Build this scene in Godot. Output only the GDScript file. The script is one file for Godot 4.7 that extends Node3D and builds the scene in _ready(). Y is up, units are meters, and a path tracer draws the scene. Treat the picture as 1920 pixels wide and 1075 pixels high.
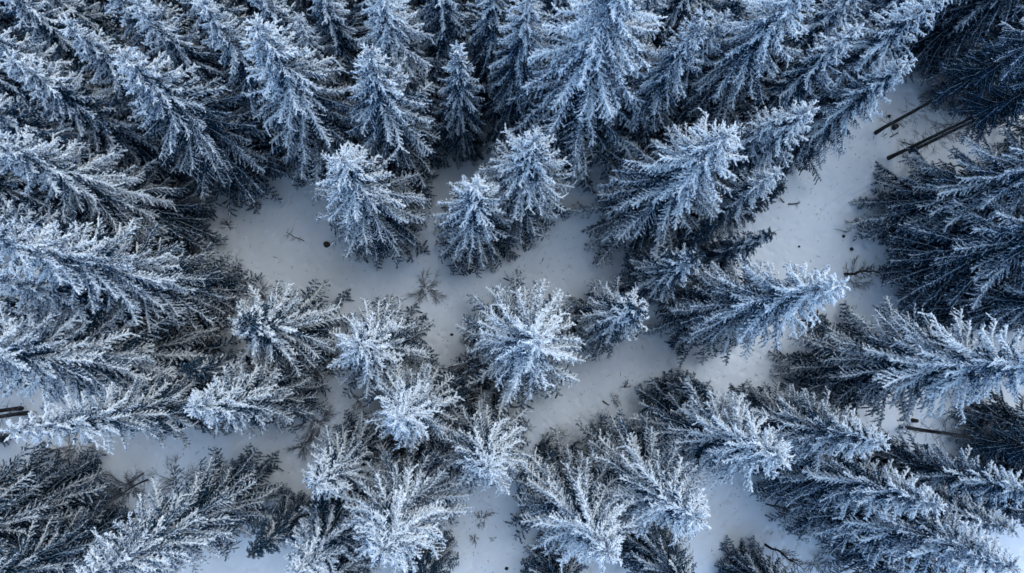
extends Node3D

# A frosted spruce forest seen from a drone: rime-covered trees round a snowy clearing.

const TREES := [
	[-16.27, -14.25, 18, 4.42, 1, 0.06, 1, "long spruce reaching down from the upper left to the left end of the central clearing"],
	[-9.76, -15.26, 18.5, 4.57, 2, 0.06, 1, "broad white-topped spruce above the upper edge of the central clearing's left part"],
	[-13.03, -17.29, 18, 3.85, 1, 0.15, 0, "narrow white-crested spruce squeezed behind the broad white-topped spruce of the upper left"],
	[-16.26, -17.34, 18, 4.09, 1, 0.15, 0, "spruce with long dark feathered boughs cut by the top edge above the long upper-left spruce"],
	[-19.37, -16.11, 18, 4.09, 1, 0.15, 0, "pale-topped spruce standing second from the upper left corner of the forest"],
	[-21.65, -14.18, 18.5, 4.42, 1, 0.1, 0, "large white-crested spruce with dark lower boughs at the left edge's upper part"],
	[-20.92, -9.67, 19, 4.04, 2, 0.06, 1, "big bright spruce spanning from the left edge to the central clearing's left end"],
	[-8.87, -17.53, 16.5, 2.98, 1, 0.15, 0, "slim spruce in the dark row behind the two tall upper-left spruces"],
	[-10.72, -18.66, 18, 4.09, 0, 0.15, 0, "spruce with its tip cut by the top edge above the slim back-row spruce"],
	[-7.81, -19.04, 18, 3.85, 0, 0.15, 0, "dark spruce cut by the top edge, left of the white-crested spruce at top centre"],
	[-18.12, -18.93, 18, 4.33, 0, 0.15, 0, "dark spruce cut by the top edge near the upper left corner"],
	[-23.08, -18.33, 18, 4.33, 0, 0.15, 0, "dark spruce filling the upper left corner of the forest"],
	[-23.36, -15.93, 18, 4.09, 1, 0.15, 0, "half-hidden spruce on the left edge just under the corner"],
	[-14.54, -19.47, 18, 4.09, 0, 0.15, 0, "dark spruce cut by the top edge behind the long feathered one"],
	[-23.65, -12.33, 18.5, 4.33, 0, 0.15, 0, "dark spruce on the left edge below the large white-crested one"],
	[-4.4, -18.03, 18, 4.04, 2, 0.1, 1, "tall white-crested spruce at the top edge left of the centre with hanging lower boughs"],
	[-4.84, -14.55, 18, 4.23, 1, 0.06, 1, "full frosted spruce behind the front left spruce of the central clearing"],
	[-0.7, -16.11, 17, 3.17, 1, 0.05, 1, "slender spruce with a brownish tip standing alone at the back of the central clearing"],
	[1.19, -19.8, 18, 3.85, 0, 0.12, 0, "dark spruce with its bare trunk showing, behind the slender brown-tipped spruce"],
	[2.84, -18.01, 18, 3.65, 1, 0.1, 1, "grey-frosted spruce at top centre between the slender tree and the largest spruce"],
	[6.63, -16.81, 20, 5.19, 2, 0.08, 1, "largest spruce at the top, wide and white with long arched boughs, right of centre"],
	[9.43, -18, 15.5, 2.21, 1, 0.2, 0, "small brown-tipped spruce pressed against the right side of the largest top spruce"],
	[9.63, -19.41, 18, 3.85, 0, 0.15, 0, "dark spruce behind the largest top spruce on its right, cut by the top edge"],
	[-1.67, -20.25, 18, 4.09, 0, 0.15, 0, "deeply shaded spruce at the top edge left of the bare dark trunk"],
	[4.67, -20.22, 18, 3.85, 0, 0.15, 0, "deeply shaded spruce at the top edge behind the grey-frosted one"],
	[-5.13, -20.54, 18, 3.85, 0, 0.15, 0, "deeply shaded spruce at the top edge behind the white-crested one"],
	[11.02, -16.4, 18.5, 3.46, 1, 0.1, 1, "white-headed spruce with long hanging side boughs, right of the largest top spruce"],
	[13.15, -17.89, 17.5, 2.98, 1, 0.15, 0, "frosted spruce leaning its head over the white-headed spruce's right shoulder"],
	[15.92, -17.96, 19, 4.42, 1, 0.12, 1, "tall spruce with a brownish cone-laden top at the top edge right of centre"],
	[19.95, -17.22, 18, 4.09, 1, 0.12, 0, "spruce with a tan cone-laden crest on the upper right slope of the forest"],
	[23.18, -18.03, 18.5, 3.94, 2, 0.1, 1, "long white spruce pointing to the upper right, last of the bright row"],
	[23.19, -15.84, 17, 3.85, 2, 0.05, 1, "white spruce whose tip hangs over the bare trunks at the upper right"],
	[15.12, -20.48, 18, 4.09, 0, 0.15, 0, "dark spruce at the top edge behind the tall cone-topped one"],
	[12.06, -20.8, 18, 4.09, 0, 0.15, 0, "dark spruce at the top edge above the white-headed one"],
	[20.74, -19.97, 18, 4.09, 1, 0.15, 0, "spruce at the top edge above the tan-crested one"],
	[24.76, -20.98, 18.5, 4.33, 0, 0.15, 0, "dark spruce at the top edge near the upper right corner"],
	[35.32, -24.76, 19, 4.57, 0, 0.1, 0, "dark green spruce with a long visible stem line in the upper right corner"],
	[37.63, -21.72, 19, 4.57, 0, 0.1, 0, "wide dark green spruce at the right edge just below the corner"],
	[12.33, -10.94, 18, 4.71, 2, 0.05, 1, "wide white spruce forming the right wall of the central clearing"],
	[14.91, -12.89, 15.5, 2.88, 2, 0.1, 1, "white-topped spruce tucked behind the wide one on the right of the central clearing"],
	[17.62, -13.15, 17, 4.04, 2, 0.05, 1, "round white-topped spruce at the left side of the right clearing's upper end"],
	[16.45, -13.09, 16, 3.17, 1, 0.1, 0, "frosted spruce between the round white top and the wide white spruce"],
	[16.94, -7.25, 14.5, 2.88, 1, 0.05, 1, "small spruce pointing its feathery tip into the right clearing from the left"],
	[12.53, -5.83, 15, 3.37, 2, 0.05, 1, "small white-headed spruce above the long tree that points right"],
	[16.47, -3.47, 19, 4.33, 2, 0.05, 1, "long bright spruce pointing right across the snowy passage, bare leader at its tip"],
	[9.07, -2.89, 15.5, 3.75, 2, 0.04, 1, "compact white spruce between the central star-shaped tree and the long one pointing right"],
	[-6.33, -10.02, 17, 4.42, 2, 0.04, 1, "big frosted spruce standing at the front left of the central clearing"],
	[3.23, -11.2, 17, 4.33, 2, 0.04, 1, "full white spruce at the back of the central clearing, right of its middle"],
	[0.26, -8.8, 17, 3.94, 2, 0.03, 1, "small narrow white spruce alone in the middle of the central clearing"],
	[3.29, -1.13, 17, 5, 2, 0.03, 1, "star-shaped white spruce seen from straight above, south side of the central clearing"],
	[-5.46, -0.87, 16.5, 4.42, 2, 0.03, 1, "round white spruce seen from above, left of the star-shaped one"],
	[-17.96, -4.64, 21, 3.94, 2, 0.05, 1, "very long bright spruce reaching from the left edge to the clearing's lower left corner"],
	[-20.07, -3.48, 20.5, 4.57, 1, 0.08, 0, "shadowy spruce along the left edge under the very long bright one"],
	[-20.26, -0.4, 20, 4.57, 2, 0.06, 1, "long frosted spruce at the lower left edge above the pair of bare trunks"],
	[-22.12, -6.66, 19, 4.23, 0, 0.1, 0, "dark spruce on the left edge between two long bright ones"],
	[-23.34, -2.76, 19, 4.33, 1, 0.1, 0, "spruce reaching in from beyond the middle of the left edge"],
	[-11.6, -2.02, 15, 4.52, 2, 0.04, 1, "dome-shaped frosted spruce left of the round white one"],
	[-12.51, 2.04, 17.5, 3.85, 2, 0.05, 1, "white-headed spruce above the lower left snow strip, right one of an overlapping pair"],
	[-17.09, 2.56, 20, 3.46, 2, 0.05, 1, "long white spruce over the lower left snow strip, left of an overlapping pair"],
	[-15.53, 0.38, 13, 2.88, 0, 0.05, 0, "low dark spruce wedged between the dome-shaped one and the overlapping pair"],
	[-21.99, -3.02, 15, 3.37, 0, 0.08, 0, "dark spruce hidden behind the very long bright one on the left"],
	[-15.53, 8.82, 19, 4.23, 1, 0.05, 1, "broad grey-frosted spruce lying below the lower left snow strip, tip towards the corner"],
	[-27.58, 9.1, 18, 4.71, 1, 0.05, 1, "broad dark spruce at the lower left edge beside the fallen bare pole"],
	[-30.58, 12.94, 18, 4.57, 1, 0.05, 0, "shaded spruce filling the lower left corner"],
	[-31.74, 5.19, 6, 1.63, 0, 0.03, 0, "small dark spruce under the two bare trunks at the left edge"],
	[-7.87, 9.67, 17.5, 4.04, 1, 0.06, 0, "frosted spruce at the bottom edge right of the broad grey-frosted one"],
	[-11.83, 10.38, 12, 2.98, 0, 0.05, 0, "dark young spruce at the end of the lower left snow strip"],
	[-3.1, 2.53, 18, 4.04, 2, 0.05, 1, "fluffy white spruce seen from above below the round white one"],
	[0.97, 5.01, 17, 4.23, 2, 0.04, 1, "radiating white spruce at the head of the bottom gap"],
	[-3.66, 8, 18.5, 4.52, 2, 0.05, 1, "big white spruce at the left of the bottom gap near the bottom edge"],
	[-7.17, 5.75, 17, 3.65, 2, 0.05, 1, "white spruce at the right end of the lower left snow strip"],
	[-1.21, 2.11, 10, 3.17, 0, 0.03, 0, "low dark spruce between the star-shaped tree and the fluffy white one"],
	[5.34, 6.2, 7, 1.92, 0, 0.03, 0, "little dark green spruce beside the dry brush right of the radiating tree"],
	[-2.71, 13.4, 11, 3.37, 0, 0.05, 0, "dark young spruce at the bottom edge left of the bottom gap"],
	[-7.81, 12.24, 13, 3.85, 0, 0.05, 0, "dark spruce in the shadow left of the big white one at the bottom"],
	[-8.21, 8.23, 12, 3.37, 0, 0.05, 0, "dark spruce in the shadow between the white trees of the bottom left"],
	[6.33, 8.53, 18, 4.42, 2, 0.04, 1, "white spruce at the right of the bottom gap near the bottom edge"],
	[10.35, 7.02, 18, 4.42, 2, 0.05, 1, "frosted spruce with its white head over the snow patch, right of the bottom gap"],
	[14.53, 4.3, 18, 4.42, 2, 0.05, 1, "thick white-headed spruce left of the tree shaped like an arrow"],
	[20.52, 3.94, 17, 3.85, 2, 0.04, 1, "arrow-shaped white spruce pointing right near the lower right"],
	[5.95, 14.35, 11, 3.65, 0, 0.03, 0, "small dark spruce at the bottom edge on the right bank of the bottom gap"],
	[12.31, 12.55, 14, 3.61, 0, 0.05, 0, "shaded spruce at the bottom edge between two white-headed ones"],
	[10.06, 8.05, 9, 2.88, 0, 0.03, 0, "low dark spruce at the lower end of the passage, beside the dry brush"],
	[14.72, 1.95, 10, 2.88, 1, 0.03, 0, "low frosted spruce on the south bank of the passage"],
	[22.34, 6.79, 17.5, 4.04, 1, 0.05, 1, "shaggy spruce under the arrow-shaped one, tip pointing to the lower right"],
	[24.47, 9.17, 18.5, 4.33, 1, 0.05, 1, "long shaggy spruce reaching to the lower right corner"],
	[26.8, 6.16, 18.5, 3.46, 1, 0.05, 1, "shaggy spruce reaching from beneath the arrow tip to the right edge"],
	[19.47, 14.59, 14, 3.46, 0, 0.04, 0, "dark spruce at the bottom edge under the lower snow patch"],
	[27.71, 12.79, 16, 3.85, 0, 0.05, 0, "dark spruce under the long shaggy one at the bottom edge"],
	[28.35, 8.61, 15, 3.85, 0, 0.05, 0, "dark spruce hidden between the shaggy ones of the lower right"],
	[26.77, 0.1, 19, 4.71, 2, 0.05, 1, "long bright spruce across the right side below the dark group"],
	[33.51, -11.3, 18.5, 4.71, 1, 0.05, 1, "long frosted spruce at the right edge just under the bare trunks"],
	[33.76, -7.33, 18.5, 4.81, 0, 0.08, 1, "dark shaggy spruce at the right edge beside the passage"],
	[35.18, -3.85, 18, 4.33, 0, 0.06, 0, "darkest spruce at the right edge above the long bright one"],
	[32.28, 4.8, 19, 2.88, 0, 0.45, 0, "tall spruce with a long bare black trunk at the lower part of the right edge"],
	[38.77, 7.24, 18, 2.88, 0, 0.25, 0, "dark spruce behind the long bare black trunk at the right edge"],
	[31.6, -17.87, 19, 3.17, 0, 0.5, 1, "dark spruce on the upper one of the bare trunks at the upper right"],
	[32.6, -15.87, 19, 3.17, 0, 0.5, 1, "dark spruce on the lower, thicker one of the bare trunks at the upper right"],
	[34.37, -16.42, 18, 2.5, 0, 0.5, 0, "dark spruce on the thin trunk behind the lower bare trunk"],
	[39.61, -8.64, 18, 4.33, 0, 0.08, 0, "spruce beyond the dark shaggy one at the right edge"],
	[41.07, -21.36, 18, 3.85, 0, 0.2, 0, "dark spruce in shadow above the upper bare trunk"],
	[-30.91, 3.16, 18, 3.37, 0, 0.62, 0, "tall tree of the left edge showing only a bare trunk, the upper of the pair"],
	[-30.53, 3.49, 18, 3.37, 0, 0.62, 0, "tall tree of the left edge showing only a bare trunk, the lower of the pair"],
	[-33.15, -25.21, 18, 4.23, 0, 0.12, 0, "shaded spruce cut by the top edge behind the upper left corner's first spruce"],
	[-28.88, -23.81, 18, 4.23, 0, 0.12, 0, "shaded spruce cut by the top edge behind the pale-topped spruce of the upper left"],
	[-25.08, -24.06, 18, 4.23, 0, 0.12, 0, "shaded spruce cut by the top edge behind the long feathered spruce"],
	[-21.43, -24.29, 18, 4.23, 0, 0.12, 0, "shaded spruce cut by the top edge behind the narrow white-crested spruce"],
	[-17.74, -24.53, 18, 4.23, 0, 0.12, 0, "shaded spruce cut by the top edge behind the two tall upper-left spruces"],
	[-14.02, -24.78, 18, 4.23, 0, 0.12, 0, "shaded spruce cut by the top edge behind the slim back-row spruce"],
	[-10.26, -25.02, 18, 4.23, 0, 0.12, 0, "shaded spruce cut by the top edge behind the space left of the white-crested top spruce"],
	[-6.46, -25.27, 18, 4.23, 0, 0.12, 0, "shaded spruce cut by the top edge behind the white-crested spruce left of the centre"],
	[-2.82, -25.51, 18, 4.23, 0, 0.12, 0, "shaded spruce cut by the top edge behind the slender brown-tipped spruce"],
	[0.85, -25.76, 18, 4.23, 0, 0.12, 0, "shaded spruce cut by the top edge behind the dark trunk at top centre"],
	[4.76, -26.02, 18, 4.23, 0, 0.12, 0, "shaded spruce cut by the top edge behind the grey-frosted top spruce"],
	[8.5, -26.27, 18, 4.23, 0, 0.12, 0, "shaded spruce cut by the top edge behind the left shoulder of the largest top spruce"],
	[12.71, -26.53, 18, 4.23, 0, 0.12, 0, "shaded spruce cut by the top edge behind the right shoulder of the largest top spruce"],
	[16.53, -26.79, 18, 4.23, 0, 0.12, 0, "shaded spruce cut by the top edge behind the gap beside the small brown-tipped spruce"],
	[20.54, -25.29, 18, 4.23, 0, 0.12, 0, "shaded spruce cut by the top edge behind the white-headed top spruce"],
	[24.64, -25.55, 18, 4.23, 0, 0.12, 0, "shaded spruce cut by the top edge behind the cone-topped spruce"],
	[28.57, -25.8, 18, 4.23, 0, 0.12, 0, "shaded spruce cut by the top edge behind the gap right of the cone-topped spruce"],
	[32.54, -26.06, 18, 4.23, 0, 0.12, 0, "shaded spruce cut by the top edge behind the tan-crested spruce"],
	[36.77, -26.32, 18, 4.23, 0, 0.12, 0, "shaded spruce cut by the top edge behind the tip of the long white spruce"],
	[41.49, -26.61, 18, 4.23, 0, 0.12, 0, "shaded spruce cut by the top edge behind the stem-lined spruce of the upper right"],
	[-32.49, -20.52, 18.5, 4.33, 0, 0.1, 0, "shaded spruce cut by the left edge near the white-crested edge spruce"],
	[-32.48, -16.5, 18.5, 4.33, 0, 0.1, 0, "shaded spruce cut by the left edge near the big bright spruce's tip"],
	[-31.85, -10.61, 18.5, 4.33, 0, 0.1, 0, "shaded spruce cut by the left edge near the very long bright spruce's tip"],
	[-31.74, -4.48, 18.5, 4.33, 0, 0.1, 0, "shaded spruce cut by the left edge near the middle of the left edge"],
	[-31.34, -1.48, 18.5, 3.37, 0, 0.1, 0, "shaded spruce cut by the left edge near the long frosted lower-left spruce"],
	[-27.24, -16.21, 15, 3.94, 0, 0.08, 0, "dark spruce in the shade under the long upper-left spruce on its left"],
	[-22.92, -19.95, 15, 3.94, 0, 0.08, 0, "dark spruce in the shade under the pale-topped spruce and the long upper-left one"],
	[-26.46, -9.9, 15, 3.94, 0, 0.08, 0, "dark spruce in the shade under the big bright left spruce"],
	[-25.75, -4.52, 15, 3.94, 0, 0.08, 0, "dark spruce in the shade under the very long bright spruce"],
	[-20.7, 0.38, 15, 3.94, 0, 0.08, 0, "dark spruce in the shade under the long frosted lower-left spruce on its right"],
	[43.09, -26.79, 18, 4.23, 0, 0.1, 0, "shaded spruce cut by the right edge under the upper right corner"],
	[43.06, -15.94, 18, 4.23, 0, 0.1, 0, "shaded spruce cut by the right edge beside the wide dark green one"],
	[40.34, -12.24, 18, 4.23, 0, 0.1, 0, "shaded spruce cut by the right edge between the frosted and the dark shaggy one"],
	[41.47, -4.91, 18, 4.23, 0, 0.1, 0, "shaded spruce cut by the right edge below the darkest one"],
	[38.13, 4.71, 18, 4.23, 0, 0.1, 0, "shaded spruce cut by the right edge below the long bare black trunk"],
	[40.6, 7.96, 18, 4.23, 0, 0.1, 0, "shaded spruce cut by the right edge beyond the tree with the long bare trunk"],
	[16.67, -10.25, 15, 3.37, 1, 0.05, 0, "frosted spruce below the white-topped one, left edge of the right clearing"],
	[19.89, -11.11, 9.5, 2.69, 1, 0.04, 0, "low spruce filling the gap above the small one that points into the right clearing"],
	[14.99, -8.39, 11, 2.88, 0, 0.04, 0, "low dark spruce at the foot of the wide white one on its south side"],
	[36.54, 9.08, 17, 3.85, 0, 0.05, 0, "dark spruce behind the shaggy ones, below the long bare black trunk's tree"],
	[-24.57, 11.28, 16.5, 4.04, 0, 0.05, 0, "dark spruce between the broad dark one and the broad grey-frosted one"],
]

var used := {}
var mat := {}
var boughs := []          # boughs[size class][variant] -> ArrayMesh
var rng := RandomNumberGenerator.new()
var lay := FastNoiseLite.new()
var rough := FastNoiseLite.new()

const FROST := Color(0.88, 0.91, 0.925)
const GREY := Color(0.055, 0.14, 0.255)
const NEEDLE := Color(0.003, 0.018, 0.034)
const BARK := Color(0.032, 0.034, 0.038)

func _ready() -> void:
	var cam := Camera3D.new()
	cam.name = "camera"
	add_child(cam)
	cam.fov = 45.57
	cam.near = 0.5
	cam.far = 1000.0
	cam.look_at_from_position(Vector3(0, 50, 0), Vector3(3.108, 0, -5.575), Vector3(0, 0, -1))
	cam.current = true

	var env := Environment.new()
	env.background_mode = Environment.BG_SKY
	var sky_mat := ProceduralSkyMaterial.new()
	sky_mat.sky_top_color = Color(0.615, 0.77, 0.945)
	sky_mat.sky_horizon_color = Color(0.38, 0.57, 0.80)
	sky_mat.sky_curve = 0.35
	sky_mat.ground_bottom_color = Color(0.35, 0.42, 0.52)
	sky_mat.ground_horizon_color = Color(0.50, 0.60, 0.75)
	sky_mat.sky_energy_multiplier = 1.0
	var sky := Sky.new()
	sky.sky_material = sky_mat
	env.sky = sky
	env.tonemap_mode = Environment.TONE_MAPPER_LINEAR
	env.tonemap_exposure = 1.9
	env.sdfgi_enabled = true
	env.ssao_enabled = true
	env.ssil_enabled = true
	var world := WorldEnvironment.new()
	world.name = "world_environment"
	world.environment = env
	add_child(world)

	var sun := DirectionalLight3D.new()
	sun.name = "overcast_sun"
	sun.light_color = Color(0.95, 0.975, 1.0)
	sun.light_energy = 0.38
	sun.light_angular_distance = 50.0
	sun.shadow_enabled = true
	add_child(sun)
	sun.look_at_from_position(Vector3(9, 22, -12), Vector3.ZERO, Vector3.UP)

	lay.seed = 11; lay.frequency = 0.045; lay.fractal_octaves = 3
	rough.seed = 5; rough.frequency = 0.5; rough.fractal_octaves = 3
	make_materials()
	make_ground()
	make_boughs()
	make_crowns()
	for i in TREES.size():
		make_tree(TREES[i], i)
	dead_bush(Vector2(-3.12, -5.39), 1.1, 0.6, 11, "dead_shrub", "bare grey shrub in the middle of the central clearing", "shrub", "bare shrubs", Vector2(0, 0))
	branch("fallen_branch", Vector3(2.47, 0.04, -6.18), Vector3(3.81, 0.12, -5.67), 0.06, 0.03, 14, "thick black broken branch on the snow above the star-shaped spruce", "branch", "fallen branches on the snow")
	branch("fallen_branch", Vector3(-12.09, 0.04, -8.81), Vector3(-13.40, 0.10, -9.42), 0.035, 0.015, 10, "thin twiggy branch lying left of the dark stump in the central clearing", "branch", "fallen branches on the snow")
	stump(Vector2(-10.45, -8.56), 0.19, 0.32, "dark rotten stump with a brown top left of the front left spruce")
	seedling(Vector2(-6.65, -4.28), 0.75, "small dark seedling at the upper edge of the round white spruce")
	branch("fallen_branch", Vector3(5.33, 0.03, -7.44), Vector3(5.44, 0.10, -7.71), 0.03, 0.02, 1, "short upright stick below the full white spruce", "branch", "fallen branches on the snow")
	branch("fallen_branch", Vector3(-3.31, 0.03, -8.04), Vector3(-3.49, 0.20, -8.32), 0.045, 0.03, 0, "short dark stick at the right foot of the front left spruce", "branch", "fallen branches on the snow")
	branch("fallen_branch", Vector3(-14.26, 0.03, -7.61), Vector3(-13.95, 0.05, -7.53), 0.02, 0.01, 4, "small forked twig in the left part of the central clearing", "branch", "fallen branches on the snow")
	dead_bush(Vector2(-15.08, -5.12), 0.9, 1.1, 8, "bare_bush", "bare brown bush above the dome-shaped spruce", "bush", "bare bushes", Vector2(0, 0))
	dead_bush(Vector2(-17.66, -9.82), 0.6, 0.8, 6, "bare_bush", "bare bush at the foot of the big bright left spruce", "bush", "bare bushes", Vector2(0, 0))
	dead_bush(Vector2(-7.38, -4.24), 0.35, 0.3, 5, "dead_shrub", "tiny dry shrub left of the dark seedling", "shrub", "bare shrubs", Vector2(0, 0))
	lump("dark_clod", Vector2(-1.29, -2.01), Vector3(0.13, 0.08, 0.1), Color(0.06, 0.055, 0.06), "small dark clod between the round and the star-shaped spruce", "clod", "dark clods on the snow", false)
	lump("dark_clod", Vector2(8.49, -0.19), Vector3(0.13, 0.12, 0.16), Color(0.02, 0.02, 0.022), "black clod at the right foot of the star-shaped spruce", "clod", "dark clods on the snow", false)
	branch("fallen_branch", Vector3(7.67, 0.05, 5.83), Vector3(8.37, 0.25, 5.51), 0.07, 0.03, 7, "dead grey branch at the lower end of the passage beside dry brush", "branch", "fallen branches on the snow")
	dead_bush(Vector2(10.62, 2.64), 0.5, 0.5, 6, "dead_shrub", "thin bare shrub on the south bank of the passage", "shrub", "bare shrubs", Vector2(0, 0))
	dead_bush(Vector2(11.42, 1.83), 0.4, 0.7, 4, "dead_shrub", "spindly bare shrub just above the thin one on the passage bank", "shrub", "bare shrubs", Vector2(0, 0))
	branch("fallen_branch", Vector3(9.74, 0.03, 2.79), Vector3(10.19, 0.10, 3.09), 0.06, 0.03, 3, "short stout branch left of the thin bare shrubs", "branch", "fallen branches on the snow")
	grass_tuft(Vector2(6.43, 5.98), 1, 260, "brown dry grass between the little dark green spruce and the dead grey branch", "dry grass by the trees")
	grass_tuft(Vector2(6.26, 7.63), 1, 240, "dark tuft of dry grass right of the radiating spruce", "dry grass by the trees")
	grass_tuft(Vector2(13.55, 6.11), 0.8, 150, "dry grass under the low spruces on the passage's south bank", "dry grass by the trees")
	dead_bush(Vector2(1.06, 10.95), 0.65, 0.35, 8, "dead_shrub", "flat bare shrub on the left of the bottom gap", "shrub", "bare shrubs", Vector2(0, 0))
	dead_bush(Vector2(3.95, 10.80), 0.6, 0.4, 9, "dead_shrub", "dense dark shrub on the right of the bottom gap", "shrub", "bare shrubs", Vector2(0, 0))
	dead_bush(Vector2(0.39, 12.37), 0.35, 0.5, 5, "dead_shrub", "small bare shrub low in the bottom gap, left side", "shrub", "bare shrubs", Vector2(0, 0))
	dead_bush(Vector2(1.78, 12.46), 0.25, 0.25, 5, "dead_shrub", "tiniest dark shrub in the middle of the bottom gap", "shrub", "bare shrubs", Vector2(0, 0))
	lump("dark_clod", Vector2(2.73, 14.48), Vector3(0.13, 0.09, 0.12), Color(0.03, 0.03, 0.032), "dark clod at the bottom edge in the bottom gap", "clod", "dark clods on the snow", false)
	dead_bush(Vector2(-10.85, 4.14), 1.7, 1.5, 10, "bare_bush", "large bare bush at the right end of the lower left snow strip", "bush", "bare bushes", Vector2(0.5, 0.4))
	dead_bush(Vector2(-11.76, 5.92), 1, 1, 8, "bare_bush", "bare bush hanging over the lower left snow strip", "bush", "bare bushes", Vector2(0, 0))
	dead_bush(Vector2(-20.11, 8.22), 1.5, 0.8, 9, "bare_bush", "sprawling bare bush above the broad grey-frosted spruce", "bush", "bare bushes", Vector2(0, 0))
	dead_bush(Vector2(-18.66, 8.12), 1.1, 0.7, 8, "bare_bush", "smaller bare bush right of the sprawling one", "bush", "bare bushes", Vector2(0, 0))
	dead_bush(Vector2(-27.24, 5.73), 1.4, 1.1, 9, "bare_bush", "dark bare bush at the left end of the lower left snow strip", "bush", "bare bushes", Vector2(0, 0))
	branch("dead_sapling", Vector3(-21.88, 0.00, 7.95), Vector3(-22.72, 4.00, 8.60), 0.08, 0.02, 46, "leaning dead sapling with bare twigs beside the broad dark spruce", "dead tree", "dead saplings")
	branch("dead_sapling", Vector3(-22.55, 0.00, 7.65), Vector3(-23.30, 3.20, 8.38), 0.05, 0.015, 30, "thin dead sapling just left of the leaning one", "dead tree", "dead saplings")
	dead_bush(Vector2(-23.48, 8.79), 1.4, 1.2, 9, "bare_bush", "bare bush around the two leaning dead saplings", "bush", "bare bushes", Vector2(0, 0))
	dead_bush(Vector2(-29.68, 3.90), 0.9, 0.9, 6, "bare_bush", "bare bush at the end of the two bare trunks on the left edge", "bush", "bare bushes", Vector2(0, 0))
	dead_bush(Vector2(-7.90, 2.73), 0.7, 0.6, 7, "dead_shrub", "dry shrub left of the fluffy white spruce", "shrub", "bare shrubs", Vector2(0, 0))
	lump("rock", Vector2(28.68, -9.65), Vector3(0.13, 0.1, 0.12), Color(0.05, 0.055, 0.06), "dark stone at the right edge of the right clearing, the upper one", "rock", "dark stones by the right trees", false)
	lump("rock", Vector2(29.26, -8.66), Vector3(0.16, 0.11, 0.13), Color(0.05, 0.055, 0.06), "dark stone at the right edge of the right clearing, the lower, larger one", "rock", "dark stones by the right trees", false)
	lump("dark_clod", Vector2(25.14, -8.82), Vector3(0.09, 0.06, 0.08), Color(0.03, 0.03, 0.032), "dark clod in the middle of the right clearing", "clod", "dark clods on the snow", false)
	branch("fallen_branch", Vector3(24.35, 0.05, -12.08), Vector3(25.26, 0.08, -12.17), 0.06, 0.03, 4, "dark branch lying at the left edge of the right clearing", "branch", "fallen branches on the snow")
	branch("fallen_branch", Vector3(24.02, 0.03, -12.20), Vector3(23.62, 0.20, -12.49), 0.05, 0.03, 6, "leafy dark twig left of the branch in the right clearing", "branch", "fallen branches on the snow")
	branch("fallen_branch", Vector3(28.98, 0.03, -10.02), Vector3(27.91, 0.06, -10.21), 0.025, 0.012, 3, "thin twig lying above the upper dark stone", "branch", "fallen branches on the snow")
	branch("dead_sapling", Vector3(28.60, 0.00, -6.71), Vector3(29.33, 2.60, -6.62), 0.12, 0.05, 26, "thick dead snag sticking out of the dark shaggy right spruce", "dead tree", "dead saplings")
	dead_bush(Vector2(29.20, -6.27), 1.2, 0.9, 8, "bare_bush", "bare brush round the thick dead snag", "bush", "bare bushes", Vector2(0, 0))
	dead_bush(Vector2(29.45, -10.61), 0.8, 0.8, 6, "bare_bush", "bare brush under the long frosted right spruce", "bush", "bare bushes", Vector2(0, 0))
	branch("fallen_branch", Vector3(32.76, 0.05, -17.53), Vector3(33.29, 0.20, -17.83), 0.06, 0.03, 6, "dark fallen branch between the two big bare trunks", "branch", "fallen branches on the snow")
	branch("fallen_branch", Vector3(32.17, 0.03, -17.57), Vector3(32.48, 0.10, -17.77), 0.03, 0.02, 4, "small fallen branch at the foot of the upper bare trunk", "branch", "fallen branches on the snow")
	branch("fallen_branch", Vector3(33.70, 0.05, -16.04), Vector3(35.49, 0.10, -15.42), 0.05, 0.02, 8, "long fallen branch below the lower bare trunk", "branch", "fallen branches on the snow")
	lump("rock", Vector2(32.72, -19.19), Vector3(0.15, 0.1, 0.13), Color(0.06, 0.06, 0.065), "dark boulder under the hanging white tip near the bare trunks", "rock", "dark stones by the right trees", false)
	stump(Vector2(33.14, -18.33), 0.2, 0.3, "low dark stump beside the upper bare trunk")
	stump(Vector2(33.31, 4.33), 0.14, 0.5, "small black stump above the long bare black trunk on the right")
	branch("dead_sapling", Vector3(21.39, 0.00, 13.06), Vector3(22.57, 3.00, 13.79), 0.1, 0.03, 36, "leaning dead sapling on the snow patch at the lower right", "dead tree", "dead saplings")
	dead_bush(Vector2(25.13, 14.54), 1, 0.9, 8, "bare_bush", "bare bush at the bottom edge beside the leaning dead sapling", "bush", "bare bushes", Vector2(0, 0))
	branch("dead_sapling", Vector3(21.51, 0.00, 10.21), Vector3(22.18, 2.60, 10.20), 0.07, 0.03, 16, "broken dead stem at the left end of the shaggy lower right spruces", "dead tree", "dead saplings")
	branch("dead_sapling", Vector3(22.27, 0.00, 9.23), Vector3(22.60, 2.60, 9.42), 0.09, 0.05, 10, "dark dead stem above the broken one at the lower right", "dead tree", "dead saplings")
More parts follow.
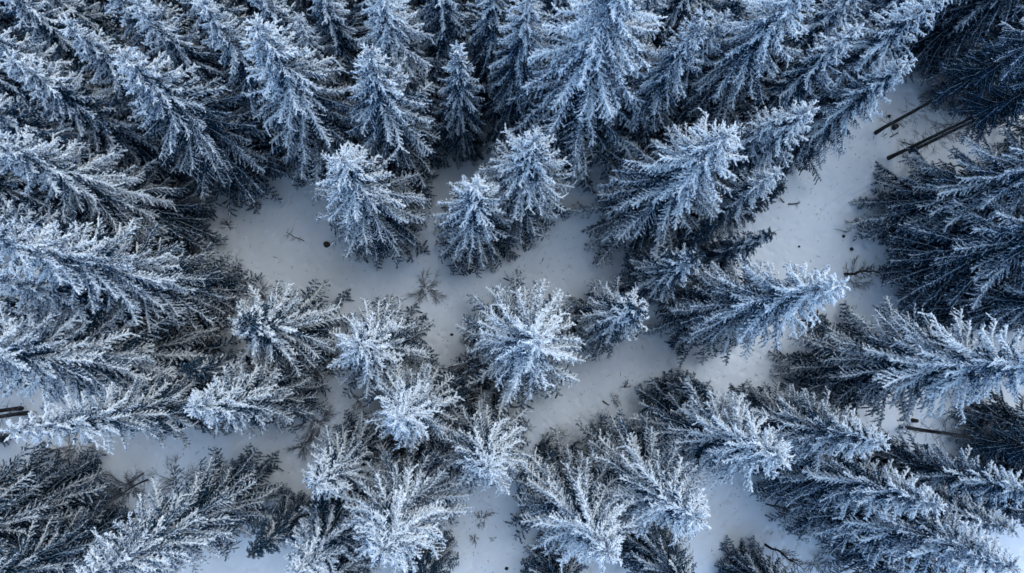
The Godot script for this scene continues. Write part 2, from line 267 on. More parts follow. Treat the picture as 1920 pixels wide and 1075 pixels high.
	litter([[-12.46, -8.11, 5.2, 60], [-3.13, -3.48, 5, 36], [4.69, -7.08, 6, 70], [8.68, -6.31, 4, 34], [-1.61, -6.23, 4, 26], [9.77, 1.56, 4.5, 60], [6.22, 2.32, 3, 22], [1.97, 11.29, 3.6, 60], [-17.10, -10.02, 3, 16], [26.05, -10.16, 4, 36], [27.96, -14.38, 4, 46], [31.54, -17.00, 3.4, 50], [34.16, -17.27, 2.5, 30], [17.76, 0.79, 4, 36], [21.88, -0.79, 3, 20], [28.61, -3.21, 3, 20], [-15.61, 7.43, 4.5, 26], [-20.37, 6.66, 3.5, 20], [-28.43, 4.05, 3, 20], [18.99, 11.53, 3, 30], [32.31, 4.37, 3, 16], [-7.00, -4.63, 3, 18], [-9.84, 3.02, 2.5, 16], [24.52, -13.48, 2.5, 20]])
	surrounding_forest()

# ---------------------------------------------------------------- helpers

func numbered(called: String) -> String:
	var n: int = used.get(called, 0)
	used[called] = n + 1
	return called if n == 0 else "%s_%03d" % [called, n]

func tag(o: Node, label: String, category := "", group := "", kind := "") -> void:
	if label: o.set_meta("label", label)
	if category: o.set_meta("category", category)
	if group: o.set_meta("group", group)
	if kind: o.set_meta("kind", kind)

func put(called: String, m: Mesh, material: Material, parent: Node) -> MeshInstance3D:
	var o := MeshInstance3D.new()
	o.name = numbered(called) if parent == self else called
	o.mesh = m
	o.material_override = material
	parent.add_child(o, true)
	return o

func noise_tex(freq: float, seed_: int, size := 512, ramp: Gradient = null) -> NoiseTexture2D:
	var n := FastNoiseLite.new()
	n.seed = seed_; n.frequency = freq; n.fractal_octaves = 5
	var t := NoiseTexture2D.new()
	t.width = size; t.height = size; t.seamless = true
	t.noise = n
	if ramp: t.color_ramp = ramp
	return t

func make_materials() -> void:
	var f := StandardMaterial3D.new()
	f.resource_name = "frosted_needles"
	f.vertex_color_use_as_albedo = true
	f.roughness = 0.85
	f.metallic_specular = 0.25
	mat.needle = f
	var b := StandardMaterial3D.new()
	b.resource_name = "spruce_bark"
	var g := Gradient.new()
	g.offsets = PackedFloat32Array([0.0, 0.45, 0.62, 1.0])
	g.colors = PackedColorArray([Color(0.05, 0.05, 0.055), Color(0.13, 0.13, 0.13), Color(0.18, 0.18, 0.185), Color(0.36, 0.39, 0.43)])
	b.albedo_texture = noise_tex(0.02, 21, 512, g)
	b.uv1_triplanar = true
	b.uv1_scale = Vector3(1.4, 0.5, 1.4)
	b.roughness = 0.95
	b.heightmap_enabled = true
	b.heightmap_texture = noise_tex(0.04, 22, 512)
	b.heightmap_scale = 3.0
	mat.bark = b
	var s := StandardMaterial3D.new()
	s.resource_name = "snow"
	var sg := Gradient.new()
	sg.offsets = PackedFloat32Array([0.0, 0.5, 1.0])
	sg.colors = PackedColorArray([Color(0.865, 0.895, 0.925), Color(0.885, 0.91, 0.94), Color(0.905, 0.925, 0.95)])
	s.albedo_texture = noise_tex(0.012, 31, 1024, sg)
	s.uv1_triplanar = true
	s.uv1_scale = Vector3(0.07, 0.07, 0.07)
	s.roughness = 0.8
	s.metallic_specular = 0.3
	mat.snow = s
	var d := StandardMaterial3D.new()
	d.resource_name = "dead_wood"
	d.vertex_color_use_as_albedo = true
	d.roughness = 0.95
	d.metallic_specular = 0.2
	mat.wood = d

# ---------------------------------------------------------------- ground

func axis_ticks(lo: float, hi: float, a: float, b: float, step: float) -> PackedFloat32Array:
	var out := PackedFloat32Array()
	var x := lo
	while x < a:
		out.append(x)
		x += maxf(step, minf(12.0, (a - x) * 0.3))
	x = a
	while x < b:
		out.append(x)
		x += step
	while x < hi:
		out.append(x)
		x += maxf(step, minf(12.0, (x - b) * 0.3))
	out.append(hi)
	return out

var trails := []   # [points, width, depth]

func ground_y(x: float, z: float) -> float:
	var y := lay.get_noise_2d(x, z) * 0.4 + rough.get_noise_2d(x * 0.6, z * 0.6) * 0.09 - 0.1 * smoothstep(0.3, 0.5, rough.get_noise_2d(x * 2.2 + 40.0, z * 2.2))
	return y

func trail_y(x: float, z: float) -> float:
	var y := 0.0
	var p := Vector2(x, z)
	for t in trails:
		var r: Rect2 = t.box
		if not r.has_point(p): continue
		var best := 1e9
		for i in t.pts.size() - 1:
			var q := Geometry2D.get_closest_point_to_segment(p, t.pts[i], t.pts[i + 1])
			best = minf(best, q.distance_to(p))
		var w: float = t.width
		if t.ski:
			for off in [-0.5, 0.5]:
				var e: float = (best - absf(off) * w) / (0.22 * w)
				y -= t.depth * exp(-e * e) * 0.5
			y += t.depth * 0.6 * exp(-pow((best - w * 0.95) / (0.2 * w), 2.0))
		else:
			var e2 := best / w
			var step_ := 0.6 + 0.9 * rough.get_noise_2d(x * 7.0, z * 7.0)
			y -= t.depth * exp(-e2 * e2) * step_
	return y

func make_ground() -> void:
	trails = []
	add_trail([Vector2(32.03, -14.45), Vector2(30.03, -13.31), Vector2(28.36, -12.36), Vector2(27.30, -11.50), Vector2(26.86, -10.37), Vector2(26.61, -8.92), Vector2(26.59, -7.68), Vector2(26.78, -6.45), Vector2(27.28, -4.83)], 0.42, 0.07, true)
	add_trail([Vector2(-9.37, -7.35), Vector2(-7.93, -6.54), Vector2(-6.44, -5.22), Vector2(-4.99, -4.05), Vector2(-3.50, -2.70), Vector2(-1.56, -1.54)], 0.13, 0.07, false)
	add_trail([Vector2(4.08, 1.55), Vector2(4.86, 2.70), Vector2(5.51, 3.85), Vector2(6.40, 4.61)], 0.2, 0.05, true)
	add_trail([Vector2(11.01, -1.56), Vector2(13.36, 0.39), Vector2(16.55, 0.98), Vector2(19.80, 0.40), Vector2(22.31, -1.19)], 0.3, 0.05, true)
	add_trail([Vector2(-17.52, -10.81), Vector2(-14.04, -9.66), Vector2(-10.91, -7.34), Vector2(-6.28, -6.98), Vector2(-0.81, -4.66)], 0.12, 0.06, false)
	var xs := axis_ticks(-160, 170, -37, 48, 0.15)
	var zs := axis_ticks(-150, 140, -32, 18, 0.15)
	var v := PackedVector3Array()
	var nr := PackedVector3Array()
	var ix := PackedInt32Array()
	var w := xs.size()
	v.resize(w * zs.size())
	for j in zs.size():
		for i in w:
			v[j * w + i] = Vector3(xs[i], ground_y(xs[i], zs[j]) + trail_y(xs[i], zs[j]), zs[j])
	nr.resize(v.size())
	for j in zs.size():
		for i in w:
			var a := v[j * w + maxi(i - 1, 0)]
			var b := v[j * w + mini(i + 1, w - 1)]
			var c := v[maxi(j - 1, 0) * w + i]
			var d := v[mini(j + 1, zs.size() - 1) * w + i]
			nr[j * w + i] = (d - c).cross(b - a).normalized()
	ix.resize((w - 1) * (zs.size() - 1) * 6)
	var k := 0
	for j in zs.size() - 1:
		for i in w - 1:
			var q := j * w + i
			ix[k] = q; ix[k + 1] = q + 1; ix[k + 2] = q + w
			ix[k + 3] = q + 1; ix[k + 4] = q + w + 1; ix[k + 5] = q + w
			k += 6
	var arr := []
	arr.resize(Mesh.ARRAY_MAX)
	arr[Mesh.ARRAY_VERTEX] = v
	arr[Mesh.ARRAY_NORMAL] = nr
	arr[Mesh.ARRAY_INDEX] = ix
	var m := ArrayMesh.new()
	m.add_surface_from_arrays(Mesh.PRIMITIVE_TRIANGLES, arr)
	var o := put("snow_ground", m, mat.snow, self)
	tag(o, "snow covered ground of the clearings and forest floor", "", "", "structure")

# ---------------------------------------------------------------- shoots and boughs

class Shape:
	var v := PackedVector3Array()
	var c := PackedColorArray()
	var ix := PackedInt32Array()

	# A needle-clad shoot: a three-sided spike, one edge up. top/low: colours of its upper edge and its lower edges.
	func spike(p: Vector3, dir: Vector3, length: float, r: float, top: Color, low: Color, tip: Color) -> void:
		var side := dir.cross(Vector3.UP)
		if side.length_squared() < 0.0004: side = Vector3.RIGHT
		side = side.normalized()
		var up := side.cross(dir).normalized()
		var n := v.size()
		var back := p - dir * r * 0.6
		v.append(back + up * r); c.append(top)
		v.append(back - up * r * 0.5 - side * r * 0.87); c.append(low)
		v.append(back - up * r * 0.5 + side * r * 0.87); c.append(low)
		v.append(p + dir * length); c.append(tip)
		for t in [[0, 1, 3], [1, 2, 3], [2, 0, 3]]:
			ix.append(n + t[0]); ix.append(n + t[1]); ix.append(n + t[2])

	# A tapered stick through several points.
	func stick(pts: Array, r0: float, r1: float, col: Color, sides := 4, top: Color = Color(-1, 0, 0)) -> void:
		var n := v.size()
		for i in pts.size():
			var d: Vector3 = (pts[mini(i + 1, pts.size() - 1)] - pts[maxi(i - 1, 0)]).normalized()
			var s := d.cross(Vector3.UP)
			if s.length_squared() < 0.0004: s = Vector3.RIGHT
			s = s.normalized()
			var u := s.cross(d).normalized()
			var r := lerpf(r0, r1, float(i) / (pts.size() - 1))
			for k in sides:
				var a := TAU * k / sides
				v.append(pts[i] + (u * cos(a) + s * sin(a)) * r)
				c.append(top if top.r >= 0.0 and cos(a) > 0.6 and absf(d.y) < 0.75 else col)
		for i in pts.size() - 1:
			for k in sides:
				var a := n + i * sides + k
				var b := n + i * sides + (k + 1) % sides
				ix.append(a); ix.append(a + sides); ix.append(b)
				ix.append(b); ix.append(a + sides); ix.append(b + sides)
		for k in range(1, sides - 1):
			ix.append(n); ix.append(n + k); ix.append(n + k + 1)
			var e := n + (pts.size() - 1) * sides
			ix.append(e); ix.append(e + k + 1); ix.append(e + k)

	func mesh() -> ArrayMesh:
		var arr := []
		arr.resize(Mesh.ARRAY_MAX)
		arr[Mesh.ARRAY_VERTEX] = v
		arr[Mesh.ARRAY_COLOR] = c
		arr[Mesh.ARRAY_INDEX] = ix
		var m := ArrayMesh.new()
		m.add_surface_from_arrays(Mesh.PRIMITIVE_TRIANGLES, arr)
		return m

# Clothes an axis with shoots. rime: how much of it is white.
func clothe(s: Shape, pts: Array, reach: float, per_m: float, rime: float, start := 0.0, base_u := 0.0, ridge := 0.0) -> void:
	for i in pts.size() - 1:
		var a: Vector3 = pts[i]
		var b: Vector3 = pts[i + 1]
		var d := (b - a).normalized()
		var side := d.cross(Vector3.UP).normalized()
		var up := side.cross(d).normalized()
		var n := maxi(1, int(a.distance_to(b) * per_m + rng.randf()))
		for j in n:
			var v := rng.randf()
			var u := (i + v) / (pts.size() - 1)
			if u < start: continue
			var p := a.lerp(b, v)
			var az := rng.randf_range(-PI, PI)
			var top_side := cos(az)
			var out := side * sin(az) + up * top_side * 0.8
			var dir := (out + d * rng.randf_range(0.5, 1.3) + Vector3.DOWN * 0.15).normalized()
			var ln := reach * rng.randf_range(0.55, 1.15) * (1.0 - 0.35 * u) * (0.7 if top_side > 0.3 else 1.0)
			# rime settles on what lies on top; shoots below the axis stay dark,
			# and so do those near the stem: less rime, plus crown shade put into the colour
			var out_u := base_u + (1.0 - base_u) * u
			var expo := 0.28 + 0.42 * top_side + ridge + rng.randf_range(-0.3, 0.3) + (rime - 0.5) * 1.3 + (out_u - 0.45) * 0.7
			var top := NEEDLE.lerp(GREY, smoothstep(-0.05, 0.3, expo)).lerp(FROST, smoothstep(0.25, 0.75, expo))
			var low := NEEDLE.lerp(GREY, smoothstep(0.1, 0.55, expo)).lerp(FROST * 0.8, smoothstep(0.6, 1.0, expo))
			var tip := NEEDLE.lerp(GREY, smoothstep(0.0, 0.3, expo)).lerp(FROST, smoothstep(0.3, 0.8, expo))
			s.spike(p, dir, ln, rng.randf_range(0.018, 0.034), top, low, tip)

func curve_pts(p: Vector3, dir: Vector3, length: float, sag: float, lift: float, n: int, sway: float) -> Array:
	var pts := [p]
	var side := dir.cross(Vector3.UP).normalized()
	for i in range(1, n + 1):
		var u := float(i) / n
		var y := -sag * length * sin(u * PI * 0.55) + lift * length * u * u * u
		pts.append(p + dir * length * u + Vector3.UP * y + side * sway * length * u * u)
	return pts

func bough_mesh(length: float, rime: float) -> ArrayMesh:
	var s := Shape.new()
	# arches out of the stem and hangs: droop grows outward, the end lifts a little
	var droop := rng.randf_range(0.34, 0.5)
	var sway := rng.randf_range(-0.12, 0.12)
	var pts := []
	var seg := 8
	for i in seg + 1:
		var u := float(i) / seg
		pts.append(Vector3(length * u * (1.0 - 0.08 * u), -droop * length * pow(u, 1.45) + 0.07 * length * pow(u, 4.0), length * sway * u * u + rng.randf_range(-0.02, 0.02) * length))
	pts[0] = Vector3.ZERO
	s.stick(pts, 0.02 + 0.012 * length, 0.012, BARK, 3, FROST.lerp(BARK, 0.4))
	var dense := 95.0
	clothe(s, pts, minf(0.13 + 0.03 * length, 0.2), dense, rime, 0.05, 0.0, 0.22)
	# the fringe: short sprays that leave the axis forward and hang
	var n := int(length * 7.5) + 2
	for i in n:
		var u := lerpf(0.1, 0.95, (i + rng.randf() * 0.8) / n)
		var at := u * seg
		var k := mini(int(at), seg - 1)
		var p: Vector3 = pts[k].lerp(pts[k + 1], at - k)
		var d: Vector3 = (pts[k + 1] - pts[k]).normalized()
		var sgn := 1.0 if i % 2 == 0 else -1.0
		var big := 1.0 if rng.randf() < 0.8 else 1.7
		var dir := (d.rotated(Vector3.UP, sgn * rng.randf_range(0.4, 0.8)) + Vector3.DOWN * rng.randf_range(0.1, 0.6)).normalized()
		var ln := clampf(length * rng.randf_range(0.12, 0.2) * (1.1 - 0.5 * u), 0.13, 0.36) * big
		var sub := curve_pts(p, dir, ln, rng.randf_range(0.1, 0.4), 0.0, 2, -sgn * rng.randf_range(0.1, 0.3))
		s.stick(sub, 0.013, 0.007, BARK, 3)
		clothe(s, sub, 0.13, dense * 0.9, rime, 0.0, u, -0.05)
	return s.mesh()

const CLASSES := [0.65, 1.25, 2.0, 3.0]
const VARIANTS := 5

func make_boughs() -> void:
	rng.seed = 77
	for L in CLASSES:
		var row := []
		for r in 4:
			for k in VARIANTS:
				row.append(bough_mesh(L, [-0.08, 0.12, 0.4, 0.7][r]))
		boughs.append(row)
	for row in boughs:
		for m in row:
			m.surface_set_material(0, mat.needle)

# ---------------------------------------------------------------- trees

func trunk_mesh(h: float, r: float) -> ArrayMesh:
	var s := Shape.new()
	var pts := []
	for i in 13:
		var u := i / 12.0
		pts.append(Vector3(rng.randf_range(-0.03, 0.03), h * u - 0.3 * (1.0 - u), rng.randf_range(-0.03, 0.03)))
	var st := SurfaceTool.new()
	st.begin(Mesh.PRIMITIVE_TRIANGLES)
	st.set_smooth_group(0)
	var sides := 10
	for i in 12:
		for k in sides:
			var q := []
			for e in [[i, k], [i, k + 1], [i + 1, k], [i + 1, k + 1]]:
				var u: float = e[0] / 12.0
				var rr := r * (pow(1.0 - u, 0.85) + 0.03) * (1.0 + 0.25 * exp(-u * 40.0))
				var a: float = TAU * e[1] / sides
				q.append(pts[e[0]] + Vector3(cos(a) * rr, 0, sin(a) * rr))
			for t in [0, 1, 2, 1, 3, 2]:
				st.add_vertex(q[t])
	st.generate_normals()
	return st.commit()

func crown_plan(h: float, R: float, bare: float, style: int) -> Array:
	# boughs: whorls from the crown's foot to the leader
	var zb := maxf(bare * h, 0.35)
	var placed := [[], [], [], []]    # per size class: [transform, rime level]
	var z := zb
	var slack := rng.randf_range(0.9, 1.1)
	while z < h - 0.35:
		var tt := (h - z) / (h - zb)
		var prof := R * pow(tt, 0.8) * (1.0 if tt < 0.9 else lerpf(1.0, 0.82, (tt - 0.9) * 10.0)) * rng.randf_range(0.88, 1.08)
		var n := 6 + int(rng.randf() * 2.4)
		if tt < 0.15: n = 6
		var az0 := rng.randf() * TAU
		for k in n:
			var az := az0 + TAU * (k + rng.randf_range(-0.28, 0.28)) / n
			var L := maxf(0.42, prof * rng.randf_range(0.68, 1.18))
			var pitch := 0.0
			if tt < 0.35: pitch = lerpf(1.05, 0.15, tt / 0.35)
			else: pitch = lerpf(0.15, -0.42, clampf((tt - 0.35) / 0.4, 0, 1))
			pitch += rng.randf_range(-0.13, 0.13)
			var cls := 0
			for q in 4:
				if L > CLASSES[q] * 0.8: cls = q
			var sc: float = L / CLASSES[cls]
			var white: float = [0.34, 0.48, 0.62][style] + 0.42 * (1.0 - tt) - 0.36 * tt + rng.randf_range(-0.35, 0.35)  # white tops, dark foot: partly rime, partly light and shade put into the colour
			var lv := 1 if white < 0.36 else (2 if white < 0.78 else 3)
			var b := Basis(Vector3.UP, az) * Basis(Vector3.BACK, pitch) * Basis(Vector3.RIGHT, rng.randf_range(-0.3, 0.3))
			b = b * Basis.from_scale(Vector3(sc, lerpf(sc, 1.0, 0.4), lerpf(sc, 1.0, 0.4) * (1.0 if rng.randf() < 0.5 else -1.0)))
			placed[cls].append([Transform3D(b, Vector3(0, z + rng.randf_range(-0.15, 0.15), 0)), lv])
		z += (0.42 + 0.14 * rng.randf()) * clampf(R / 3.2, 0.55, 1.0) * slack * (1.0 if tt > 0.2 else 0.75)
	# leader
	placed[0].append([Transform3D(Basis(Vector3.BACK, PI * 0.5) * Basis.from_scale(Vector3(1.5, 0.6, 0.6)), Vector3(0, h - 0.95, 0)), mini(3, style + 2)])
	return placed

func core_plan(h: float, R: float) -> Array:
	var placed := [[], [], [], []]
	var z := 0.3
	while z < h - 1.5:
		var tt := (h - z) / h
		var prof := R * pow(tt, 0.8)
		var az0 := rng.randf() * TAU
		if true:
			for k in 4:
				var az := az0 + TAU * (k + 0.5 + rng.randf_range(-0.3, 0.3)) / 4
				var L := maxf(0.4, prof * rng.randf_range(0.5, 0.86))
				var cls := 0
				for q in 4:
					if L > CLASSES[q] * 0.8: cls = q
				var sc: float = L / CLASSES[cls]
				var b := Basis(Vector3.UP, az) * Basis(Vector3.BACK, lerpf(0.5, -0.3, tt) + rng.randf_range(-0.2, 0.2)) * Basis.from_scale(Vector3(sc, 1.0, 1.2))
				placed[cls].append([Transform3D(b, Vector3(0, z - 0.2 + rng.randf_range(-0.1, 0.1), 0)), 0])
		z += 0.5
	return placed

func merged(plan: Array) -> ArrayMesh:
	var st := SurfaceTool.new()
	st.begin(Mesh.PRIMITIVE_TRIANGLES)
	for cls in 4:
		for e in plan[cls]:
			st.append_from(boughs[cls][e[1] * VARIANTS + rng.randi() % VARIANTS], 0, e[0])
	var m := st.commit()
	m.surface_set_material(0, mat.needle)
	return m

var whole := []
var cores := []

func make_crowns() -> void:
	rng.seed = 909
	for style in 2:
		for k in 1 + style:
			var a := crown_plan(18.0, 3.4, 0.1, style)
			var b := core_plan(16.0, 3.0)
			for cls in 4: a[cls].append_array(b[cls])
			whole.append(merged(a))
	for k in 2: cores.append(merged(core_plan(17.0, 3.4)))

func make_tree(t: Array, index: int) -> void:
	rng.seed = 1000 + index * 7
	var h: float = t[2]
	var R: float = t[3]
	var style: int = t[4]
	var bare: float = t[5]
	var alone: bool = t[6] == 1
	var o := Node3D.new()
	o.name = numbered("spruce_tree")
	add_child(o)
	o.position = Vector3(t[0], ground_y(t[0], t[1]), t[1])
	tag(o, t[7], "tree", "frosted spruces of the forest")
	put("trunk", trunk_mesh(h - 0.4, 0.0065 * h + 0.02), mat.bark, o)
	var crown: Node3D
	if not alone and bare < 0.3 and h > 14.0:
		# a tree in the rows behind: one of a few whole crowns, turned and stretched
		var mi := MeshInstance3D.new()
		mi.mesh = whole[1 + index % 2 if style > 0 else 0]
		mi.basis = Basis.from_scale(Vector3(R / 3.4, h / 18.0, R / 3.4)) * Basis(Vector3.UP, rng.randf() * TAU)
		mi.name = "crown"
		o.add_child(mi)
		return
	if bare >= 0.35: snag_twigs(o, h, bare * h)
	# the inner boughs keep their green, unrimed, with gap shade put into the colour
	var core := MeshInstance3D.new()
	core.mesh = cores[index % cores.size()]
	core.basis = Basis(Vector3.UP, rng.randf() * TAU)
	core.transform = Transform3D(core.basis.scaled(Vector3(R / 3.4 * clampf(R / 3.2, 0.5, 1.0), h * (1.0 - bare) / 17.0, R / 3.4 * clampf(R / 3.2, 0.5, 1.0))), Vector3(0, bare * h, 0))
	core.name = "crown"
	o.add_child(core)
	crown = core
	var placed := crown_plan(h, R, bare, style)
	var names := ["crown_top", "upper_boughs", "middle_boughs", "lower_boughs"]
	var count := 0
	for cls in 4:
		for lv in 4:
			var list := []
			for e in placed[cls]:
				if e[1] == lv: list.append(e[0])
			if list.is_empty(): continue
			var proto: ArrayMesh = boughs[cls][lv * VARIANTS + rng.randi() % VARIANTS]
			if alone and cls > 0:
				for q in list.size():
					var one := MeshInstance3D.new()
					one.name = "bough" if count == 0 else "bough_%03d" % count
					one.mesh = boughs[cls][lv * VARIANTS + rng.randi() % VARIANTS]
					one.transform = list[q]
					crown.add_child(one)
					count += 1
				continue
			var mm := MultiMesh.new()
			mm.transform_format = MultiMesh.TRANSFORM_3D
			mm.mesh = proto
			mm.instance_count = list.size()
			for q in list.size(): mm.set_instance_transform(q, list[q])
			var mi := MultiMeshInstance3D.new()
			mi.multimesh = mm
			mi.name = names[cls]
			mi.set_meta("kind", "stuff")
			crown.add_child(mi, true)

func snag_twigs(o: Node3D, h: float, top: float) -> void:
	var s := Shape.new()
	var z := 1.2
	while z < top + 1.0:
		var az := rng.randf() * TAU
		var dir := Vector3(cos(az), rng.randf_range(-0.35, 0.1), sin(az)).normalized()
		var ln := rng.randf_range(0.5, 1.7) * (0.5 + 0.5 * z / top)
		dead_spray(s, Vector3(0, z, 0), dir, ln, 0.014, 2)
		z += rng.randf_range(0.08, 0.2)
	var m := put("dead_twigs", s.mesh(), mat.wood, o)
	m.set_meta("kind", "stuff")

func dead_spray(s: Shape, p: Vector3, dir: Vector3, ln: float, r: float, depth: int) -> void:
	var pts := curve_pts(p, dir, ln, rng.randf_range(-0.05, 0.2), 0.05, 3, rng.randf_range(-0.2, 0.2))
	var col := Color(0.035, 0.036, 0.04).lerp(Color(0.075, 0.074, 0.078), rng.randf())
	s.stick(pts, r, r * 0.35, col, 3, col.lerp(FROST, 0.25))
	if depth <= 0: return
	for k in int(ln * 5.0) + 3:
		var u := rng.randf_range(0.25, 0.95)
		var q: Vector3 = pts[int(u * 3.0)].lerp(pts[mini(int(u * 3.0) + 1, 3)], u * 3.0 - int(u * 3.0))
		var d := (dir + Vector3(rng.randf_range(-1, 1), rng.randf_range(-0.4, 0.5), rng.randf_range(-1, 1)) * 0.75).normalized()
		dead_spray(s, q, d, ln * rng.randf_range(0.25, 0.5), r * 0.6, depth - 1)

func dead_bush(at: Vector2, radius: float, tall: float, stems: int, called: String, label: String, category: String, group := "", lean := Vector2.ZERO) -> void:
	var y := ground_y(at.x, at.y)
	var o := Node3D.new()
	o.name = numbered(called)
	add_child(o)
	o.position = Vector3(at.x, y, at.y)
	rng.seed = int(absf(at.x * 131.0 + at.y * 17.0)) + 3
	for k in stems * 2:
		var az := rng.randf() * TAU
		var dir := Vector3(cos(az) * radius + lean.x, tall * rng.randf_range(0.3, 1.0), sin(az) * radius + lean.y)
		var s := Shape.new()
		dead_spray(s, Vector3(rng.randf_range(-1, 1) * radius * 0.25, -0.03, rng.randf_range(-1, 1) * radius * 0.25), dir.normalized(), dir.length() * (0.3 + 0.9 * rng.randf()), 0.02, 2)
		put("stem", s.mesh(), mat.wood, o)
	tag(o, label, category, group)

func grass_tuft(at: Vector2, radius: float, blades: int, label: String, group := "") -> void:
	rng.seed = int(absf(at.x * 71.0 + at.y * 29.0)) + 9
	var s := Shape.new()
	for k in blades:
		var az := rng.randf() * TAU
		var rr := sqrt(rng.randf()) * radius
		var p := Vector3(cos(az) * rr, -0.03, sin(az) * rr)
		var d := Vector3(cos(az) * 0.8 + rng.randf_range(-0.5, 0.5), rng.randf_range(0.5, 1.1), sin(az) * 0.8 + rng.randf_range(-0.5, 0.5)).normalized()
		var col := Color(0.13, 0.10, 0.075).lerp(Color(0.24, 0.20, 0.16), rng.randf())
		s.stick(curve_pts(p, d, rng.randf_range(0.35, 0.95), 0.25, -0.2, 3, rng.randf_range(-0.3, 0.3)), 0.012, 0.004, col, 3)
	var o := put("dry_grass", s.mesh(), mat.wood, self)
	o.position = Vector3(at.x, ground_y(at.x, at.y), at.y)
	tag(o, label, "dry grass", group)

# A branch lying on the snow from a to b, or a dead stem leaning out of it.
func branch(called: String, a: Vector3, b: Vector3, r0: float, r1: float, twigs: int, label: String, category: String, group := "") -> void:
	rng.seed = int(absf(a.x * 91.0 + a.z * 37.0)) + 5
	var o := Node3D.new()
	o.name = numbered(called)
	add_child(o)
	var base := Vector3(a.x, ground_y(a.x, a.z), a.z)
	o.position = base
	var tip := Vector3(b.x - a.x, b.y + ground_y(b.x, b.z) - base.y, b.z - a.z)
	var s := Shape.new()
	var pts := []
	for k in 7:
		var u := k / 6.0
		pts.append(Vector3(0, a.y, 0).lerp(tip, u) + Vector3(rng.randf_range(-1, 1), rng.randf_range(-0.3, 0.5), rng.randf_range(-1, 1)) * 0.035 * tip.length() * sin(u * PI))
	s.stick(pts, r0, r1, Color(0.045, 0.038, 0.034), 6, Color(0.09, 0.085, 0.085))
	put("stem", s.mesh(), mat.wood, o)
	if twigs > 0:
		var t := Shape.new()
		for k in twigs:
			var u := rng.randf_range(0.2, 1.0)
			var q: Vector3 = pts[int(u * 5.99)].lerp(pts[int(u * 5.99) + 1], u * 5.99 - int(u * 5.99))
			var d := (tip.normalized() * 0.7 + Vector3(rng.randf_range(-1, 1), rng.randf_range(0.0, 0.5), rng.randf_range(-1, 1))).normalized()
			dead_spray(t, q, d, tip.length() * rng.randf_range(0.12, 0.35), r1 * 0.8, 1)
		put("twigs", t.mesh(), mat.wood, o)
	tag(o, label, category, group)

func lump(called: String, at: Vector2, size: Vector3, col: Color, label: String, category: String, group := "", cap := true) -> void:
	rng.seed = int(absf(at.x * 53.0 + at.y * 19.0)) + 1
	var n := FastNoiseLite.new()
	n.seed = rng.randi() % 1000; n.frequency = 0.9
	var s := Shape.new()
	var rows := 8
	var cols := 12
	for j in rows + 1:
		for i in cols:
			var th := PI * j / rows
			var d := Vector3(sin(th) * cos(TAU * i / cols), cos(th), sin(th) * sin(TAU * i / cols))
			var q := d * (1.0 + 0.55 * n.get_noise_3dv(d * 1.6))
			s.v.append(q * size)
			s.c.append(FROST if cap and d.y > 0.72 + 0.3 * n.get_noise_3dv(d * 3.0) else col * rng.randf_range(0.8, 1.2))
	for j in rows:
		for i in cols:
			var a := j * cols + i
			var b := j * cols + (i + 1) % cols
			s.ix.append_array([a, b, a + cols, b, b + cols, a + cols])
	var o := put(called, s.mesh(), mat.wood, self)
	o.position = Vector3(at.x, ground_y(at.x, at.y) + size.y * 0.35, at.y)
	tag(o, label, category, group)

# A round stump with a sawn top, half drowned in snow.
func stump(at: Vector2, r: float, tall: float, label: String, group := "") -> void:
	rng.seed = int(absf(at.x * 33.0 + at.y * 7.0)) + 2
	var o := Node3D.new()
	o.name = numbered("tree_stump")
	add_child(o)
	o.position = Vector3(at.x, ground_y(at.x, at.y), at.y)
	var st := SurfaceTool.new()
	st.begin(Mesh.PRIMITIVE_TRIANGLES)
	var wob := []
	for k in 12: wob.append(rng.randf_range(0.88, 1.12))
	for k in 12:
		var q := []
		for e in [[0, k], [0, k + 1], [1, k], [1, k + 1]]:
			var rr: float = r * wob[e[1] % 12] * (1.25 if e[0] == 0 else 1.0)
			q.append(Vector3(cos(TAU * e[1] / 12) * rr, -0.2 if e[0] == 0 else tall, sin(TAU * e[1] / 12) * rr))
		for t in [0, 1, 2, 1, 3, 2]: st.add_vertex(q[t])
	st.generate_normals()
	put("bark", st.commit(), mat.bark, o)
	var s := Shape.new()
	s.v.append(Vector3(0, tall + 0.01, 0)); s.c.append(Color(0.07, 0.055, 0.045))
	for k in 12:
		s.v.append(Vector3(cos(TAU * k / 12) * r * wob[k], tall, sin(TAU * k / 12) * r * wob[k]))
		s.c.append(Color(0.045, 0.036, 0.03))
	for k in 12:
		s.ix.append_array([0, 1 + k, 1 + (k + 1) % 12])
	put("cut_top", s.mesh(), mat.wood, o)
	tag(o, label, "stump", group)

# A knee-high spruce seedling pushing through the snow.
func seedling(at: Vector2, h: float, label: String, group := "") -> void:
	rng.seed = int(absf(at.x * 45.0 + at.y * 23.0)) + 4
	var o := Node3D.new()
	o.name = numbered("spruce_seedling")
	add_child(o)
	o.position = Vector3(at.x, ground_y(at.x, at.y) - 0.03, at.y)
	var s := Shape.new()
	s.stick([Vector3.ZERO, Vector3(0.02, h * 0.5, 0), Vector3(0, h, 0.02)], 0.02, 0.006, BARK, 4)
	put("stem", s.mesh(), mat.wood, o)
	var c := Shape.new()
	for k in 9:
		var u := k / 9.0
		var az := k * 2.4
		var pts := curve_pts(Vector3(0, h * (0.15 + 0.8 * u), 0), Vector3(cos(az), 0.35, sin(az)).normalized(), h * 0.75 * (1.0 - 0.7 * u), 0.1, 0.1, 3, 0.0)
		c.stick(pts, 0.01, 0.005, BARK, 3)
		clothe(c, pts, 0.1, 60.0, 0.1)
	put("crown", c.mesh(), mat.needle, o)
	tag(o, label, "seedling", group)

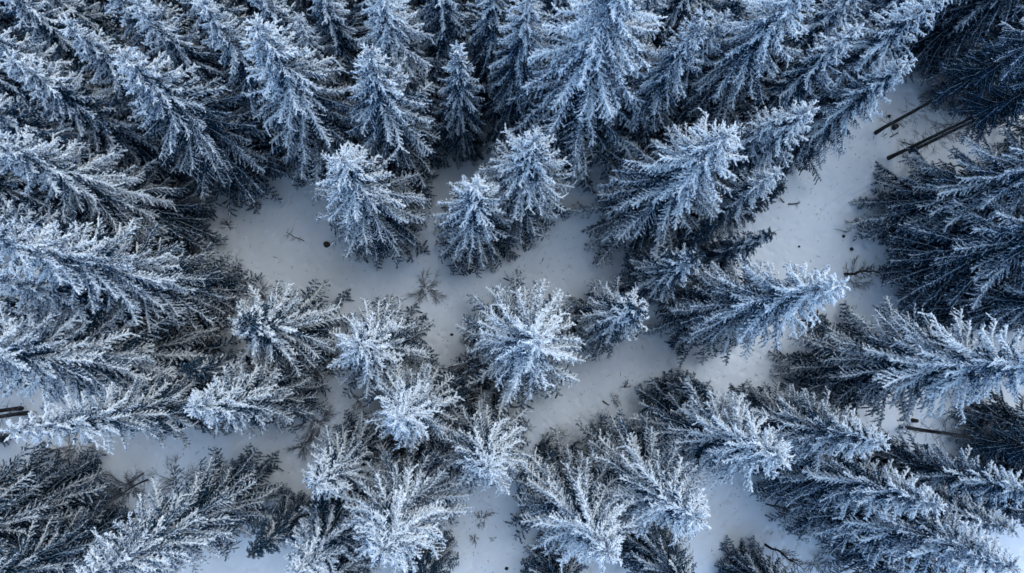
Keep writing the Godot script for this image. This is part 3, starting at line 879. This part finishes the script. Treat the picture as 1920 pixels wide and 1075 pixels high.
func litter(spots: Array) -> void:
	rng.seed = 4242
	var s := Shape.new()
	for q in spots:
		for k in int(q[3]):
			var a := rng.randf() * TAU
			var r: float = q[2] * sqrt(rng.randf())
			var x: float = q[0] + cos(a) * r
			var z: float = q[1] + sin(a) * r
			var b := rng.randf() * TAU
			var p := Vector3(x, ground_y(x, z) + 0.015, z)
			var d := Vector3(cos(b), rng.randf_range(0.0, 0.5), sin(b)).normalized()
			var ln := rng.randf_range(0.05, 0.22) * (2.0 if rng.randf() < 0.12 else 1.0)
			s.stick(curve_pts(p, d, ln, 0.1, 0.0, 2, rng.randf_range(-0.4, 0.4)), rng.randf_range(0.008, 0.022), 0.006, Color(0.07, 0.06, 0.055), 3)
			if rng.randf() < 0.3:
				s.stick([p + d * ln * 0.4, p + (d + Vector3(rng.randf_range(-1, 1), 0.2, rng.randf_range(-1, 1))).normalized() * ln * 0.8], 0.008, 0.005, Color(0.07, 0.06, 0.055), 3)
	var o := put("twig_litter", s.mesh(), mat.wood, self)
	tag(o, "fallen bits of twig and cone scattered over the snow", "litter", "", "stuff")

func add_trail(pts: Array, width: float, depth: float, ski: bool) -> void:
	var r := Rect2(pts[0], Vector2.ZERO)
	for p in pts: r = r.expand(p)
	trails.append({"pts": pts, "width": width, "depth": depth, "ski": ski, "box": r.grow(width * 3.0)})

# The forest goes on beyond what the picture shows; the field at the lower right stays open.
func surrounding_forest() -> void:
	rng.seed = 31337
	var list := []
	var tries := 0
	while list.size() < 64 and tries < 4000:
		tries += 1
		var p := Vector2(rng.randf_range(-50, 60), rng.randf_range(-44, 32))
		# outside the trapezoid of ground that is in view
		var zt := clampf((p.y + 28.0) / 43.0, 0.0, 1.0)
		if p.y > -33.0 and p.y < 20.0 and p.x > lerpf(-38.0, -35.5, zt) and p.x < lerpf(48.5, 45.0, zt): continue
		if p.x > 24.0 and p.y > 8.0: continue
		var near := false
		for q in list:
			if Vector2(q.origin.x, q.origin.z).distance_to(p) < 4.4: near = true
		if near: continue
		var k := rng.randf_range(0.9, 1.15)
		list.append(Transform3D(Basis(Vector3.UP, rng.randf() * TAU).scaled(Vector3(k * 1.1, k, k * 1.1)), Vector3(p.x, ground_y(p.x, p.y), p.y)))
	var mm := MultiMesh.new()
	mm.transform_format = MultiMesh.TRANSFORM_3D
	mm.mesh = whole[1]
	mm.instance_count = list.size()
	for q in list.size(): mm.set_instance_transform(q, list[q])
	var mi := MultiMeshInstance3D.new()
	mi.multimesh = mm
	mi.name = "surrounding_forest"
	add_child(mi)
	tag(mi, "frosted spruce forest going on beyond the trees in view", "forest", "", "stuff")
